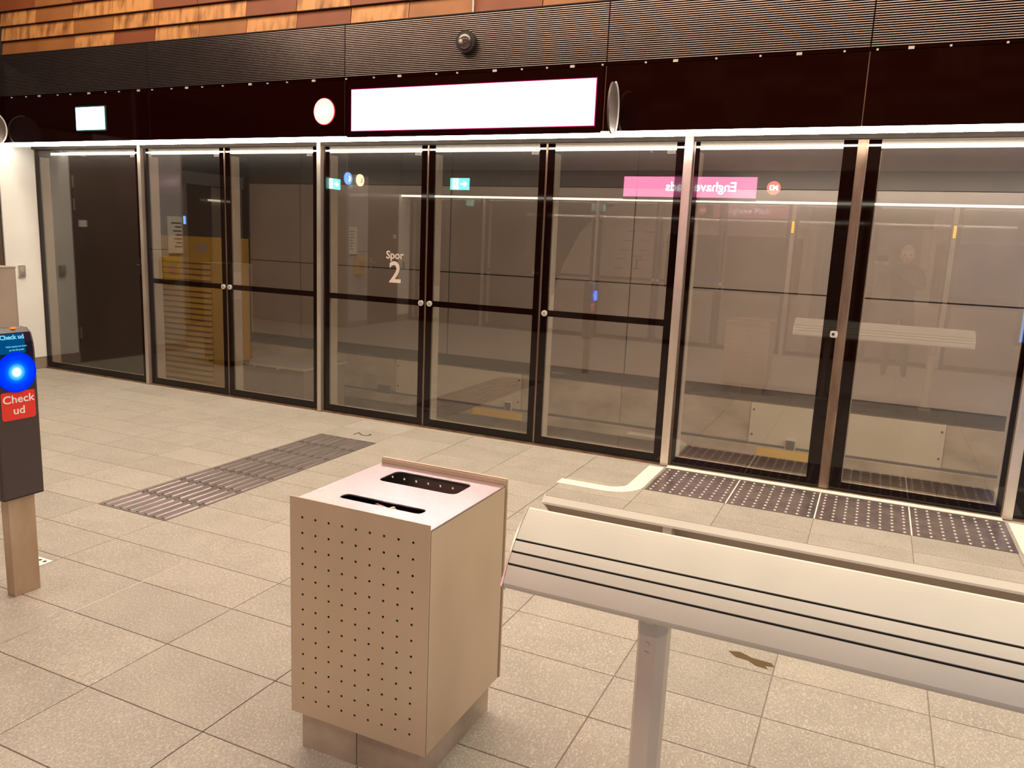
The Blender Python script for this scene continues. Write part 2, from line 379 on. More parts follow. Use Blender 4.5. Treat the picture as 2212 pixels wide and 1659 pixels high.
tag(box('door_threshold', -1.272, .875, 5.588, 5.700, -.01, .004, 'threshold'), 'cream threshold strip below the two sliding door leaves', 'threshold')
def lmark(sgn, label):
    pts = []; w = .108
    # centre line: from (0,5.58) down to y=5.02 then quarter arc to the left and out
    cx = -1.342
    R = .17
    line = [(cx, 5.58), (cx, 4.866+R)]
    for k in range(1, 9):
        t = PI/2*k/8; line.append((cx-R+R*math.cos(t), 4.866+R-R*math.sin(t)))
    line.append((-1.835, 4.866))
    bm = bmesh.new(); L = []; Rr = []
    for i, p in enumerate(line):
        a = Vector(line[max(0, i-1)]); b = Vector(line[min(len(line)-1, i+1)]); d = (b-a).normalized(); n = Vector((-d.y, d.x))
        L.append(Vector(p)+n*w/2); Rr.append(Vector(p)-n*w/2)
    outl = [tuple(q) for q in L]+[tuple(q) for q in Rr[::-1]]
    if sgn < 0: outl = [(-.193*2-x, y) for x, y in outl]
    aprism(bm, outl, 'z', -.003, .0012)
    return tag(link('door_marking', mesh('door_marking', bm), 'inlay'), label, 'floor marking')
lmark(1, 'white curved floor marking left of the studded mat')
lmark(-1, 'white curved floor marking right of the studded mat, cut by frame')
fp = thing('floor_plate', 'small white metal cover plate with oval holes behind the card reader post', 'plate', (-3.52, 2.27, 0))
box('plate', -.085, .085, -.045, .045, -.003, .0012, 'white', fp)
for x in (-.055, -.02, .025, .06):
    for y in (-.022, .022):
        bm = bmesh.new(); acyl(bm, (0, 0, 0), (0, 0, 1), .009, .001, 12); link('hole', mesh('hole', bm), 'rubber', fp, (x, y, .0014))
for (pts, lab) in (([(-.385, 3.07), (-.34, 3.085), (-.29, 3.06), (-.215, 3.055), (-.20, 3.03), (-.235, 3.02), (-.22, 3.0), (-.27, 3.005), (-.3, 3.03), (-.35, 3.035)], 'dark brown stain on the tiles behind the bench leg'),
                   ([(.255, 2.255), (.275, 2.262), (.29, 2.25), (.272, 2.24)], 'small dark spot on the tiles right of the bench')):
    tag(prism('floor_stain', pts, 'z', -.001, .0008, 'brown_stain'), lab, 'stain')

# ------------------------------------------------------------------ platform screen
def lockset(side, par, x, z=1.058):
    s = 1 if side > 0 else -1
    y = my(D-.010, side)
    lk = cyl('lock', (x, y, z), (0, s, 0), .024, .012, 'alu', par, 24)
    cyl('lock_barrel', (0, -s*.007, 0), (0, 1, 0), .012, .004, 'steel', lk, 16)
def glass_leaf(side, n, x0, x1, midbar=True, lock=None, label=True, ml=.055, mr=.055):
    gm = 'glass' if side > 0 else 'opp_glass'
    d = struct(box('door_%d' % n, x0, x1, *sorted((my(D+.012, side), my(D+.016, side))), 0.012, .03, 'frit'), 'fixed glass leaf of the platform screen')
    off = Vector(d.location)
    def B(name, a, b, y0, y1, z0, z1, mat, bev=0):
        p0, p1 = sorted((my(y0, side), my(y1, side)))
        o = box(name, a, b, p0, p1, z0, z1, mat, d, bev); o.location = Vector(o.location)-off; return o
    B('pane', x0+ml, x1-mr, D+.001, D+.009, .07, ZT-.005, gm)
    B('stile', x0, x0+ml, D, D+.010, .012, ZT, 'frit'); B('stile', x1-mr, x1, D, D+.010, .012, ZT, 'frit')
    B('bottom_rail', x0, x1, D-.001, D+.011, .012, .07, 'frit')
    if midbar: B('middle_rail', x0+ml, x1-mr, D-.001, D+.0115, 1.035, 1.083, 'frit')
    B('edge_trim', x0-.006, x0, D-.004, D+.02, .012, ZT, 'edge_bronze'); B('edge_trim', x1, x1+.006, D-.004, D+.02, .012, ZT, 'edge_bronze')
    # supporting frame behind the glass
    B('rear_stile', x0+.01, x0+ml+.006, D+.018, D+.115, .012, ZT-.07, 'alu_dull')
    B('rear_stile', x1-mr-.002, x1-.01, D+.018, D+.115, .012, ZT-.07, 'alu_dull')
    B('rear_sill', x0+.01, x1-.01, D+.018, D+.08, .012, .058, 'alu_dull')
    if side > 0 and label:
        lx = x1-.085
        lb = B('leaf_label', lx-.035, lx+.022, D-.0015, D, 2.257, 2.277, 'grey_label')
        for q in range(4): box('label_mark', -.02+q*.011, -.013+q*.011, -.0012, -.0007, -.004, .004, 'ink', lb)
    if lock is not None:
        lockset_x = lock
        s = 1 if side > 0 else -1
        lk = cyl('lock', Vector((lockset_x, my(D-.006, side), 1.058))-off, (0, s, 0), .0235, .012, 'alu', d, 24)
        cyl('lock_barrel', (0, -s*.007, 0), (0, 1, 0), .012, .004, 'steel', lk, 16)
        a = x0+ml+.004 if abs(lock-x0) < abs(lock-x1) else x1-mr-.014
        B('pull_handle', a, a+.008, D+.012, D+.10, .94, 1.20, 'alu')
    return d
leaves = [(XL+.01, -6.722, False, None), (-6.655, -5.618, True, -5.655), (-5.604, -4.535, True, -5.575), (-4.472, -3.428, True, -3.462),
          (-3.414, -2.388, True, -3.378), (-2.374, -1.34, True, -2.338)]
nd = 0
for side in (1, -1):
    for (a, b, mb, lk) in leaves:
        nd += 1; glass_leaf(side, nd, a, b, mb, lk)
    # sliding pair
    for (a, b, ml, mr) in ((-1.262, -.222, .03, .085), (-.158, .868, .075, .03)):
        nd += 1; d = glass_leaf(side, nd, a, b, False, None, False, ml, mr)
        d['label'] = 'sliding glass door leaf of the platform screen'
    nd += 1; glass_leaf(side, nd, .935, 2.0, True, None)
    nd += 1; glass_leaf(side, nd, 2.014, 3.05, True, None)
    nd += 1; glass_leaf(side, nd, 3.064, 4.06, True, None)
    nm = thing('platform_screen_post', '', 'post')
    bpy.data.objects.remove(nm)
    for i, k in enumerate(('p1', 'p2', 'p3', 'p4', 'p5')):
        x = P[k]; w = .021 if k in ('p1', 'p2') else .030
        names = ['first from the white end wall', 'second from the white end wall', 'left of the studded mat', 'right of the studded mat, at the frame edge', 'beyond the frame']
        o = sbox(side, 'screen_post', x-w, x+w, D-.035, D+.10, 0, 2.37, 'post_steel', None, .003)
        if side > 0: tag(o, 'brushed steel screen post, ' + names[i], 'post')
        else: tag(o, 'far side post, a reflection, ' + names[i], 'post', 'far side screen posts')
    # meeting edges of sliding doors
    ce = sbox(side, 'meeting_edge', -.216, -.166, D-.006, D+.03, .012, ZT, 'edge_bronze')
    tag(ce, 'dark bronze meeting edge of the %s sliding doors' % ('near' if side > 0 else 'far side'), 'door edge')
    # rail over the glass, soffit
    struct(sbox(side, 'trim_1', XL, XR, D-.03, D+.02, ZT+.004, 2.372, 'rail_dark'), 'metal rail over the glass leaves')
    struct(sbox(side, 'trim_2', XL, XR, H+.03, D-.03, 2.372, 2.40, 'rail_dark'), 'soffit under the black header')
    struct(sbox(side, 'trim_3', XL, XR, D+.10, D+.5, 2.36, 2.42, 'panel_dark'), 'track side soffit')
    struct(sbox(side, 'trim_4', XL, XR, D-.022, D+.12, -.30, .010, 'edge_bronze'), 'bronze sill under the screen')
lk = thing('door_handle_plate', 'small pale lock plate on the left sliding door leaf', 'lock', (-.235, D-.004, 1.078))
prism('plate', rrect(-.024, .024, -.022, .022, .012), 'y', -.004, .004, 'alu', lk)
cyl('keyhole', (-.004, -.005, 0), (0, 1, 0), .009, .003, 'rubber', lk, 16)

# header of black glass, louvre grille, LED line
seams = [XL, -6.17, -4.005, -1.838, -.202, 1.96, 4.1, XR]
for side in (1, -1):
    tagname = 'near' if side > 0 else 'far side'
    hd = thing('screen_header', '%s black glass header above the platform doors' % ('long' if side > 0 else 'far side'), 'header', (-4, my(H, side), 2.37))
    off = Vector(hd.location)
    def HB(name, a, b, y0, y1, z0, z1, mat, par=hd, bev=0):
        p0, p1 = sorted((my(y0, side), my(y1, side)))
        o = box(name, a, b, p0, p1, z0, z1, mat, par, bev); o.location = Vector(o.location)-off; return o
    HB('core', XL, XR, H+.045, D+.1, 2.40, 3.20, 'dark')
    for i in range(len(seams)-1):
        HB('header_panel', seams[i]+.003, seams[i+1]-.003, H, H+.025, 2.368, 2.795, 'header_black')
        if i: HB('seam', seams[i]-.003, seams[i]+.003, H+.004, H+.028, 2.37, 2.795, 'edge_bronze')
    HB('upper_rail', XL, XR, H+.005, H+.03, 2.80, 2.818, 'header_black')
    if side > 0:
        bm = bmesh.new(); x = XL+.2; q = 0
        while x < 2.5:
            if q % 3 == 2: abox(bm, x-.016, x+.016, H-.003, H+.004, 2.795, 2.812)
            else: abox(bm, x-.006, x+.006, H-.006, H+.004, 2.797, 2.808)
            x += .17+.16*random.random(); q += 1
        o = link('clip', mesh('clip', bm), 'alu_dull', hd); o.location = -off; o['kind'] = 'stuff'
    led = sbox(side, 'light_strip', XL+.01, XR-.1, H+.003, H+.030, 2.332, 2.367, 'led' if side > 0 else 'led_far')
    tag(led, 'thin glowing white light strip along the bottom of the %s header' % ('near black' if side > 0 else 'far side'), 'light strip')
    struct(sbox(side, 'trim_9', XL+.01, XR-.1, H+.031, H+.040, 2.344, 2.371, 'rail_dark'), 'dark housing behind the light strip')
    if side > 0:
        gr = thing('louvre_grille', 'dark metal louvre grille band above the black header', 'grille', (-4, H, 2.82))
        for i in range(len(seams)-1):
            if seams[i] > 2.0: continue
            a, b = seams[i]+.004, seams[i+1]-.004
            pn = box('grille_panel', a+4, b+4, .03, .04, 0, .386, 'dark', gr)
            bm = bmesh.new(); n = 29; pit = .386/n
            for k in range(n):
                z = -.193+k*pit
                aprism(bm, [(-.034, z+.0030), (-.030, z+.0012), (-.006, z+.0012), (-.006, z+.0030), (-.029, z+.0072), (-.033, z+.0072)], 'x', a-(a+b)/2, b-(a+b)/2)
            link('slat', mesh('slat', bm), 'louvre', pn)['kind'] = 'stuff'
    else:
        struct(sbox(side, 'trim_5', XL, XR, H, H+.04, 2.82, 3.2, 'louvre'), 'far side louvre band')
    struct(sbox(side, 'trim_6', XL, XR, H+.0, H+.05, 3.207, 3.215, 'dark'), 'ledge above the louvre grille')
# track side light line
tag(box('track_light_strip', XL-3, XR, D+.44, D+.50, 2.34, 2.36, 'led_track'), 'light strip under the track side of the header', 'light strip')

# ------------------------------------------------------------------ terracotta walls
wall = struct(box('wall_back', XL-3, XR, H+.10, H+.30, 3.2, 6.0, 'dark'), 'upper wall clad with terracotta tiles')
woff = Vector(wall.location)
cols = [-7.227, -6.687, -6.157, -5.627, -5.083, -4.547, -4.010, -3.473, -2.915, -2.365]
left = [cols[0]-.54*i for i in range(5, 0, -1)]; right = [cols[-1]+.54*i for i in range(1, 16)]
cols = left+cols+right
tr = [3.216, 3.356, 3.496, 3.636, 3.776, 3.916]
tm = {}
def tile3(w, h):
    k = round(w, 3)
    if k not in tm:
        bm = bmesh.new(); g = .0035
        v = []
        # shiplap: lower edge proud by 14 mm
        aprism(bm, [(.0, -h/2+.011), (-.024, -h/2+.009), (-.0255, -h/2+.012), (-.006, h/2), (0, h/2)], 'x', -w/2+g, w/2-g)
        tm[k] = mesh('cladding_tile', bm)
    return tm[k]
plan = {0: 'mmgdgmgdgmdmgmdg', 1: 'ggmgggdgdgdmgmgd', 2: 'gmggdddmgmgdmggm'}
stf = bmesh.new()
for r in range(len(tr)-1):
    for i in range(len(cols)-1):
        a, b = cols[i], cols[i+1]; zc = (tr[r]+tr[r+1])/2
        # colour plan for what the photo shows: columns counted from x=-8.307
        ci = i-3
        ch = plan.get(r, '')[ci] if r in plan and 0 <= ci < 16 else random.choice('mgdmgd')
        me = tile3(b-a, .14)
        o = bpy.data.objects.new('cladding_tile', me); C.objects.link(o); o.parent = wall
        if len(me.materials) == 0: me.materials.append(M['tile_mid'])
        o.material_slots[0].link = 'OBJECT'; o.material_slots[0].material = M[{'m': 'tile_mid', 'g': 'tile_gold', 'd': 'tile_dark'}[ch]]
        o.location = Vector(((a+b)/2, H+.10, zc))-woff
tag(cyl('wall_conduit', (-2.912, H+.066, 3.5), (0, 0, 1), .009, .58, 'steel'), 'thin vertical metal rod on the terracotta tiles', 'rod')
# the wall above and the far side one: joined tiles
for side in (1, -1):
    for mi, mk in enumerate(('tile_dark', 'tile_gold', 'tile_mid')):
        bm = bmesh.new(); rr = random.Random(3)
        z = 3.92 if side > 0 else 3.216
        while z < 5.9:
            for i in range(len(cols)-1):
                if rr.randrange(3) == mi:
                    y0, y1 = sorted((my(H+.10, side), my(H+.082, side))); abox(bm, cols[i]+.003, cols[i+1]-.003, y0, y1, z+.003, z+.137)
            z += .14
        o = link('upper_tiles', mesh('upper_tiles', bm), mk, wall if side > 0 else None)
        if side > 0: o.location = -woff; o['kind'] = 'stuff'
        else: tag(o, 'terracotta cladding of the far side upper wall', 'tiles', 'far side cladding', 'stuff')
struct(box('wall_front', XL-3, XR, my(H+.30, -1), my(H+.10, -1), 3.2, 6.0, 'dark'), 'far side upper wall')
struct(box('ceiling', XL-3, XR, OY-3.2, FW+.3, 6.0, 6.1, 'ceiling'), 'station ceiling')
struct(box('ceiling_track', XL-3.5, XR, D+.1, FW+.3, 3.25, 3.3, 'dark'), 'dark soffit over the track')
struct(box('ceiling_far_track', XL-3.5, XR, OY-3.2, OY-.1, 3.25, 3.3, 'dark'), 'dark soffit over the far side track')

# ------------------------------------------------------------------ devices on the header
ds = thing('platform_display', 'large glowing station name display on the black header, overexposed', 'display', (-2.915, H-.002, 2.5625))
box('housing', -1.065, 1.065, -.004, .0, -.205, .215, 'header_black', ds)
box('screen_edge_glow', -1.022, 1.022, -.007, -.0045, -.161, .161, 'sign_edge_glow', ds)  # thin border added for the pink edge glow
box('screen', -1.015, 1.015, -.010, -.0075, -.155, .155, 'sign_magenta', ds)
text('screen_text', 'Enghave Plads', .20, 'sign_text', facing((-.18, -.0115, 0), (1, 0, 0), (0, 0, 1)), ds, .001, bold=.003)
d2 = thing('platform_display', 'station name display on the far side header, seen as a pink reflection', 'display', (-2.915, my(H, -1), 2.5625))
box('housing', -1.065, 1.065, 0, .004, -.205, .215, 'header_black', d2)
box('screen', -1.055, 1.055, .0045, .010, -.158, .158, 'sign_magenta', d2)
text('screen_text', 'Enghave Plads', .20, 'sign_text', facing((.20, .0115, 0), (-1, 0, 0), (0, 0, 1)), d2, .001, bold=.003)
for (x, side, lab) in ((-4.20, 1, 'round glowing line disc left of the large display'), (-1.61, -1, 'round red line disc on the far side header, seen as a reflection')):
    t = thing('line_disc', lab, 'sign', (x, my(H, side), 2.5625)); s = -1 if side > 0 else 1
    cyl('ring', (0, s*.006, 0), (0, s, 0), .1045, .008, 'm3_ring', t, 48)
    cyl('face', (0, s*.009, 0), (0, s, 0), .100, .004, 'm3_red', t, 48)
    text('face_text', 'M3', .105, 'sign_text', facing((0, s*.012, 0), (-s, 0, 0), (0, 0, 1)), t, .0008, bold=.003)
def exit_sign(loc, right, label, w=.39, h=.205, arrow=1):
    """right: viewer's right; normal = right x up"""
    t = thing('exit_sign', label, 'sign', loc); r = Vector(right); n = r.cross(Vector((0, 0, 1)))
    fm = facing((0, 0, 0), r, (0, 0, 1))
    def pl(name, pts, mat, d0, d1):
        bm = bmesh.new(); aprism(bm, pts, 'z', d0, d1); o = link(name, mesh(name, bm), mat, t); o.matrix_local = fm; return o
    pl('housing', rrect(-w/2-.012, w/2+.012, -h/2-.012, h/2+.012, .01), 'device', 0, .012)
    pl('face', rrect(-w/2, w/2, -h/2, h/2, .006), 'exit_green', .0125, .016)
    a = arrow; k = h/.205*1.28
    ax = w*.22*a
    pl('arrow', [(ax-.055*a*k, -.012*k), (ax+.005*a*k, -.012*k), (ax-.015*a*k, -.035*k), (ax+.012*a*k, -.035*k), (ax+.052*a*k, 0), (ax+.012*a*k, .035*k), (ax-.015*a*k, .035*k), (ax+.005*a*k, .012*k), (ax-.055*a*k, .012*k)], 'exit_white', .0165, .018)
    bxm = -w*.22*a
    pl('door_symbol', rrect(bxm-.045*k, bxm+.045*k, -.075*k, .075*k, .004), 'exit_white', .0165, .018)
    # running figure in green on the white door
    bm = bmesh.new()
    def seg(p, q, wd):
        p, q = Vector(p)*k, Vector(q)*k; d = (q-p).normalized(); nn = Vector((-d.y, d.x))*wd*k/2
        aprism(bm, [tuple(p+nn), tuple(q+nn), tuple(q-nn), tuple(p-nn)], 'z', .0182, .0192)
    f = a
    seg((0, .03), (-.008*f, -.01), .018); seg((-.008*f, -.01), (.022*f, -.028), .010); seg((.022*f, -.028), (.018*f, -.055), .009)
    seg((-.008*f, -.01), (-.018*f, -.038), .010); seg((-.018*f, -.038), (-.036*f, -.046), .009)
    seg((0, .026), (.026*f, .008), .008); seg((0, .026), (-.026*f, .016), .008); acyl(bm, (.008*f*k, .046*k, .0187), (0, 0, 1), .010*k, .001, 12)
    for v in bm.verts: v.co.x += bxm
    o = link('running_figure', mesh('running_figure', bm), 'exit_green', t); o.matrix_local = fm
    return t
exit_sign((-6.935, H-.002, 2.573), (1, 0, 0), 'overexposed green exit sign at the left of the black header')
exit_sign((-7.03, my(H, -1), 2.573), (-1, 0, 0), 'green exit sign on the far side header, seen as a reflection', arrow=-1)
exit_sign((XL+.004, .62, 2.40), (0, 1, 0), 'small green exit sign high on the end wall, seen as a reflection', .36, .17, -1)
for (y, mk, lab, gl) in ((.22, 'phone_blue', 'blue help point disc high on the end wall, seen as a reflection', 'exit_white'), (-.12, 'phone_orange', 'pale orange telephone disc high on the end wall, seen as a reflection', 'ink')):
    t = thing('help_disc', lab, 'sign', (XL, y, 2.52)); cyl('face', (.012, 0, 0), (1, 0, 0), .10, .02, mk, t, 40)
    bm = bmesh.new()
    for k in range(7):
        a0 = math.radians(120+k*20); a1 = a0+math.radians(20)
        aprism(bm, [(.05*math.cos(a0), .05*math.sin(a0)), (.05*math.cos(a1), .05*math.sin(a1)), (.03*math.cos(a1), .03*math.sin(a1)), (.03*math.cos(a0), .03*math.sin(a0))], 'x', .0225, .024)
    link('handset_symbol', mesh('handset_symbol', bm), gl, t)
# camera dome in the grille
cm = thing('dome_camera', 'small round dark security camera set in the louvre grille', 'camera', (-2.917, H, 3.012))
cyl('bezel', (0, -.0175, 0), (0, 1, 0), .078, .03, 'rubber', cm, 40)
bm = bmesh.new(); bmesh.ops.create_uvsphere(bm, u_segments=32, v_segments=16, radius=.058); bmesh.ops.scale(bm, vec=(1, .62, 1), verts=bm.verts)
link('dome', mesh('dome', bm, True), 'lens', cm, (0, -.034, 0))
cyl('lens_ring', (-.012, -.066, -.006), (-.15, 1, -.1), .024, .008, 'disc_grey', cm, 24)
cyl('lens_glass', (-.013, -.071, -.006), (-.15, 1, -.1), .013, .005, 'stud', cm, 20)
def side_disc(x, label):
    t = thing('side_disc', label, 'disc', (x, H, 2.49))
    bm = bmesh.new(); q = Vector((.82, -.57, 0)).normalized()
    m4 = Vector((0, 0, 1)).rotation_difference(q).to_matrix().to_4x4()
    t.rotation_euler = (0, 0, math.radians(7.5))
    bmesh.ops.create_cone(bm, cap_ends=True, segments=56, radius1=.162, radius2=.162, depth=.012)
    o = link('disc', mesh('disc', bm), 'disc_grey', t); o.rotation_euler = (0, PI/2, 0); o.location = (-.006, -.172, 0)
    bm = bmesh.new()
    for k in range(-14, 14):
        a0, a1 = 2*PI*k/56, 2*PI*(k+1)/56
        aprism(bm, [(.168*math.cos(a0), .168*math.sin(a0)), (.168*math.cos(a1), .168*math.sin(a1)), (.158*math.cos(a1), .158*math.sin(a1)), (.158*math.cos(a0), .158*math.sin(a0))], 'x', -.004, .004)
    bmesh.ops.remove_doubles(bm, verts=bm.verts, dist=1e-5)
    link('rim', mesh('rim', bm), 'white', t, (.004, -.172, 0))
    box('bracket', -.008, .004, -.012, -.001, -.03, .03, 'disc_grey', t)
    return t
side_disc(-1.735, 'grey round double-sided sign seen edge on, white rim, right of the display')
side_disc(-8.19, 'round edge-on sign at the left frame edge on the header')

# ------------------------------------------------------------------ end wall (left) with panels on both halves of the platform
wl = struct(box('wall_left', XL-.25, XL-.02, OY-.4, D+.4, -.3, 6.0, 'dark'), 'end wall of the platform')
wo = Vector(wl.location)
def WB(name, x0, x1, ya, yb, z0, z1, mat, side, par=wl, bev=0):
    a, b = sorted((my(ya, side), my(yb, side))); o = box(name, x0, x1, a, b, z0, z1, mat, par, bev); o.location = Vector(o.location)-wo; return o
for side in (1, -1):
    WB('white_panel', XL-.02, XL, 5.290, 5.672, .125, 2.372, 'white', side)
    struct(sbox(side, 'baseboard_left', XL-.02, XL-.006, 3.74, 5.672, 0, .122, 'box_steel'), 'baseboard of the end wall')
    WB('grey_panel', XL-.02, XL, 3.745, 4.30, .10, 1.305, 'grey_panel', side)
    WB('grey_panel', XL-.02, XL, 3.745, 4.30, 1.315, 2.60, 'grey_panel', side)
    WB('upper_panel', XL-.02, XL, 3.745, 5.29, 2.61, 3.2, 'panel_dark', side)
    kp = thing('keypad', 'small steel keypad with round button on the %s' % ('white end wall panel' if side > 0 else 'far side white wall panel'), 'keypad', (XL, my(5.443, side), 1.067))
    box('body', 0, .025, -.036, .036, -.062, .062, 'steel', kp, .004)
    cyl('button', (.027, 0, -.03), (1, 0, 0), .013, .006, 'amber_small' if False else 'stud', kp, 16)
    for r in range(4):
        for c in range(3): box('key', .025, .028, -.022+c*.017, -.010+c*.017, .0+r*.014, .010+r*.014, 'alu', kp)
    dr = thing('service_door', 'dark bronze service door in the end wall, %s' % ('near half' if side > 0 else 'far half, seen as a reflection'), 'door', (XL, my(4.795, side), 0))
    box('leaf', -.02, -.002, -.475, .475, .01, 2.58, 'brown_door', dr)
    s = 1 if side > 0 else -1
    for z in (2.05, 1.8, .35): cyl('hinge', (.004, s*.462, z), (0, 0, 1), .009, .13, 'steel', dr, 12)
    box('door_sign', -.002, .001, s*.36-.05, s*.36+.05, 1.555, 1.63, 'label_white', dr)
    h = box('handle_plate', -.002, .006, -s*.40-.02, -s*.40+.02, 1.0, 1.2, 'steel', dr); cyl('lever', (.03, s*.04, .02), (0, 1, 0), .008, .1, 'steel', h, 12)
    ps = thing('notice_poster', 'white information notice on the grey end wall panel, %s' % ('near half' if side > 0 else 'far half'), 'poster', (XL, my(3.86, side), 1.49))
    box('sheet', 0, .006, -.115, .115, -.26, .24, 'label_white', ps)
    box('footer', .006, .0075, -.115, .115, -.26, -.225, 'phone_blue' if False else 'ink', ps)
    for q, wd in enumerate((.16, .10, .13, .09, .12, .08, .11)): box('text_line', .006, .0075, .10-wd if side < 0 else -.10, .10 if side < 0 else -.10+wd, .15-q*.05, .165-q*.05, 'ink', ps)
    ae = thing('help_point', 'yellow help point box on the grey end wall panel, %s' % ('near half' if side > 0 else 'far half'), 'help point', (XL, my(4.0, side), 1.07))
    box('housing', 0, .09, -.13, .13, -.15, .15, 'yellow', ae, .02); box('panel', .09, .094, -.07, .07, -.08, .08, 'box_steel', ae); cyl('call_button', (.097, 0, -.03), (1, 0, 0), .025, .01, 'red', ae, 20)
# lift lobby behind the opening of the end wall
lb = struct(box('wall_lobby', XL-2.3, XL-2.2, my(3.74, -1), 3.74, -.3, 3.2, 'brown_door'), 'lift lobby wall')
struct(box('wall_lobby_side', XL-2.2, XL-.02, 3.70, 3.74, 0, 3.2, 'box_steel'), 'lift lobby side wall')
struct(box('wall_lobby_side_far', XL-2.2, XL-.02, my(3.74, -1), my(3.70, -1), 0, 3.2, 'box_steel'), 'lift lobby far side wall')
bpy.data.objects.remove(wl)
wl = None
for nmn, (ya, yb, za, zb) in {'a': (3.74, D+.2, -.3, 6.0), 'b': (OY-.2, my(3.74, -1), -.3, 6.0), 'c': (my(3.74, -1), 3.74, 3.2, 6.0)}.items():
    w_ = struct(box('wall_left', XL-.25, XL-.021, ya, yb, za, zb, 'dark'), 'end wall of the platform')
    if wl is None:
        wl = w_
for o in [o for o in C.objects if o.parent is None and o.name.split('.')[0] in ('white_panel', 'grey_panel', 'upper_panel')]:
    p = Vector(o.location)+wo; o.parent = wl; o.location = p-Vector(wl.location)
for k, yc in enumerate((2.9, 1.1)):
    lf = thing('lift', 'stainless lift portal in the lobby, %s from the near screen' % ('first' if k == 0 else 'second'), 'lift', (XL-2.2, yc, 0))
    box('frame', 0, .06, -.68, -.56, 0, 2.3, 'steel', lf); box('frame', 0, .06, .56, .68, 0, 2.3, 'steel', lf)
    box('lintel', 0, .10, -.68, .68, 2.3, 2.5, 'grey_panel', lf); box('door_leaf', 0, .02, -.555, -.005, 0, 2.29, 'steel', lf); box('door_leaf', 0, .02, .005, .555, 0, 2.29, 'brown_door', lf)
    box('light_bar', .10, .12, -.35, .15, 2.05, 2.08, 'lift_light', lf); box('handrail', .02, .05, -.35, .15, 1.0, 1.02, 'alu', lf)
    box('floor_indicator', .06, .066, .60, .64, 1.65, 1.78, 'phone_blue', lf)
# near left cabinet
cb = thing('steel_cabinet', 'tall brown steel cabinet behind the card reader, cut by left frame edge', 'cabinet', (-7.02, 4.25, 0))
box('body', -.22, .22, -.17, .17, .06, 1.19, 'box_steel', cb, .004); box('lid', -.225, .225, -.175, .175, 1.19, 1.203, 'box_steel', cb, .003); box('plinth', -.19, .19, -.14, .14, 0, .06, 'rubber', cb)
box('door_panel', .2205, .224, -.15, .15, .1, 1.15, 'box_steel', cb)

# ------------------------------------------------------------------ track side
fw = struct(box('wall_far', XL-3.5, XR, FW+.03, FW+.3, -.9, 3.25, 'dark'), 'far track wall')
fwo = Vector(fw.location)
def FB(name, x0, x1, y0, y1, z0, z1, mat, bev=0):
    o = box(name, x0, x1, y0, y1, z0, z1, mat, fw, bev); o.location = Vector(o.location)-fwo; return o
jx = [-9.17, -6.926, -4.682, -2.438, -.202, 2.03, 4.27, XR]
jx[0] = -9.17
for i in range(len(jx)-1):
    a, b = jx[i]+.006, jx[i+1]-.006
    if i == 0: a = -7.78
    FB('wall_panel', a, b, FW, FW+.025, .215, 1.198, 'panel'); FB('wall_panel', a, b, FW, FW+.025, 1.212, 2.207, 'panel')
    FB('upper_wall_panel', a, b, FW+.004, FW+.025, 2.214, 3.2, 'panel_dark')
FB('recess_band', -7.8, XR, FW+.02, FW+.03, .09, .215, 'rubber')
FB('ledge', -7.8, XR, FW-.02, FW+.0, .085, .10, 'panel_dark')
xs = [-7.8, -5.39, -3.66, -2.45, -1.05, .73, 2.4, 4.2, XR]
for i in range(len(xs)-1): FB('concrete_block', xs[i]+.004, xs[i+1]-.004, FW-.005, FW+.03, -.9, .085, 'concrete')
for n, (a, b, z0) in enumerate(((-5.39, -3.66, -.36), (-1.05, .73, -.36), (2.5, 4.2, -.36))):
    t = thing('cover_board', 'pale bolted cover board on the concrete track wall, %s' % ('left one seen through the screen' if n == 0 else 'right one behind the sliding doors' if n == 1 else 'outside the frame'), 'board', ((a+b)/2, FW-.006, z0))
    hw = (b-a)/2; box('board', -hw, hw, -.022, 0, 0, .43, 'board', t, .003)
    for x in (-hw+.03, hw-.03):
        for z in (.1, .36): cyl('bolt', (x, -.024, z), (0, 1, 0), .011, .008, 'rubber', t, 10)
struct(box('trim_7', -7.8, XR, FW-.10, FW-.01, -.47, -.365, 'concrete'), 'concrete curb at the foot of the far wall')
struct(box('trim_8', -7.8, XR, FW-.06, FW-.012, -.362, -.345, 'rubber'), 'dark pipe ledge on the far wall')
struct(box('floor_track', XL-3.5, XR, D+.12, FW+.03, -1.0, -.72, 'bed'), 'track bed')
for y in (6.55, 8.0):
    t = thing('rail', 'steel running rail on the track bed, %s' % ('nearest the platform' if y < 7 else 'nearest the far wall'), 'rail', (-1, y, -.72))
    prism('rail_profile', [(-.07, 0), (.07, 0), (.07, .015), (.012, .035), (.012, .10), (.035, .11), (.035, .145), (-.035, .145), (-.035, .11), (-.012, .10), (-.012, .035), (-.07, .015)], 'x', -6.5, 7, 'rail', t)
for (x0, x1, lab) in ((-.95, -.35, 'yellow painted patch on the curb behind the left sliding leaf'), (-4.25, -3.6, 'yellow painted patch on the curb left of the track joint')):
    tag(box('yellow_patch', x0, x1, FW-.105, FW-.099, -.46, -.375, 'yellow'), lab, 'marking')
for (x, z, w, lab) in ((-5.55, -.34, .09, 'small black junction box low on the concrete wall'), (-.63, -.33, .05, 'small grey junction box on the right cover board'), (-3.80, -.33, .045, 'small junction box at the corner of the left cover board')):
    t = thing('junction_box', lab, 'box', (x, FW-.03, z)); box('body', -w, w, -.05, 0, -.06, .07, 'rubber' if x < -5 else 'board', t, .006); box('lid', -w+.008, w-.008, -.055, -.05, -.05, .06, 'rubber', t, .002)
yc_ = thing('yellow_cabinet', 'tall yellow ribbed cabinet beyond the left glass leaves', 'cabinet', (-8.45, FW-.2, -.72))
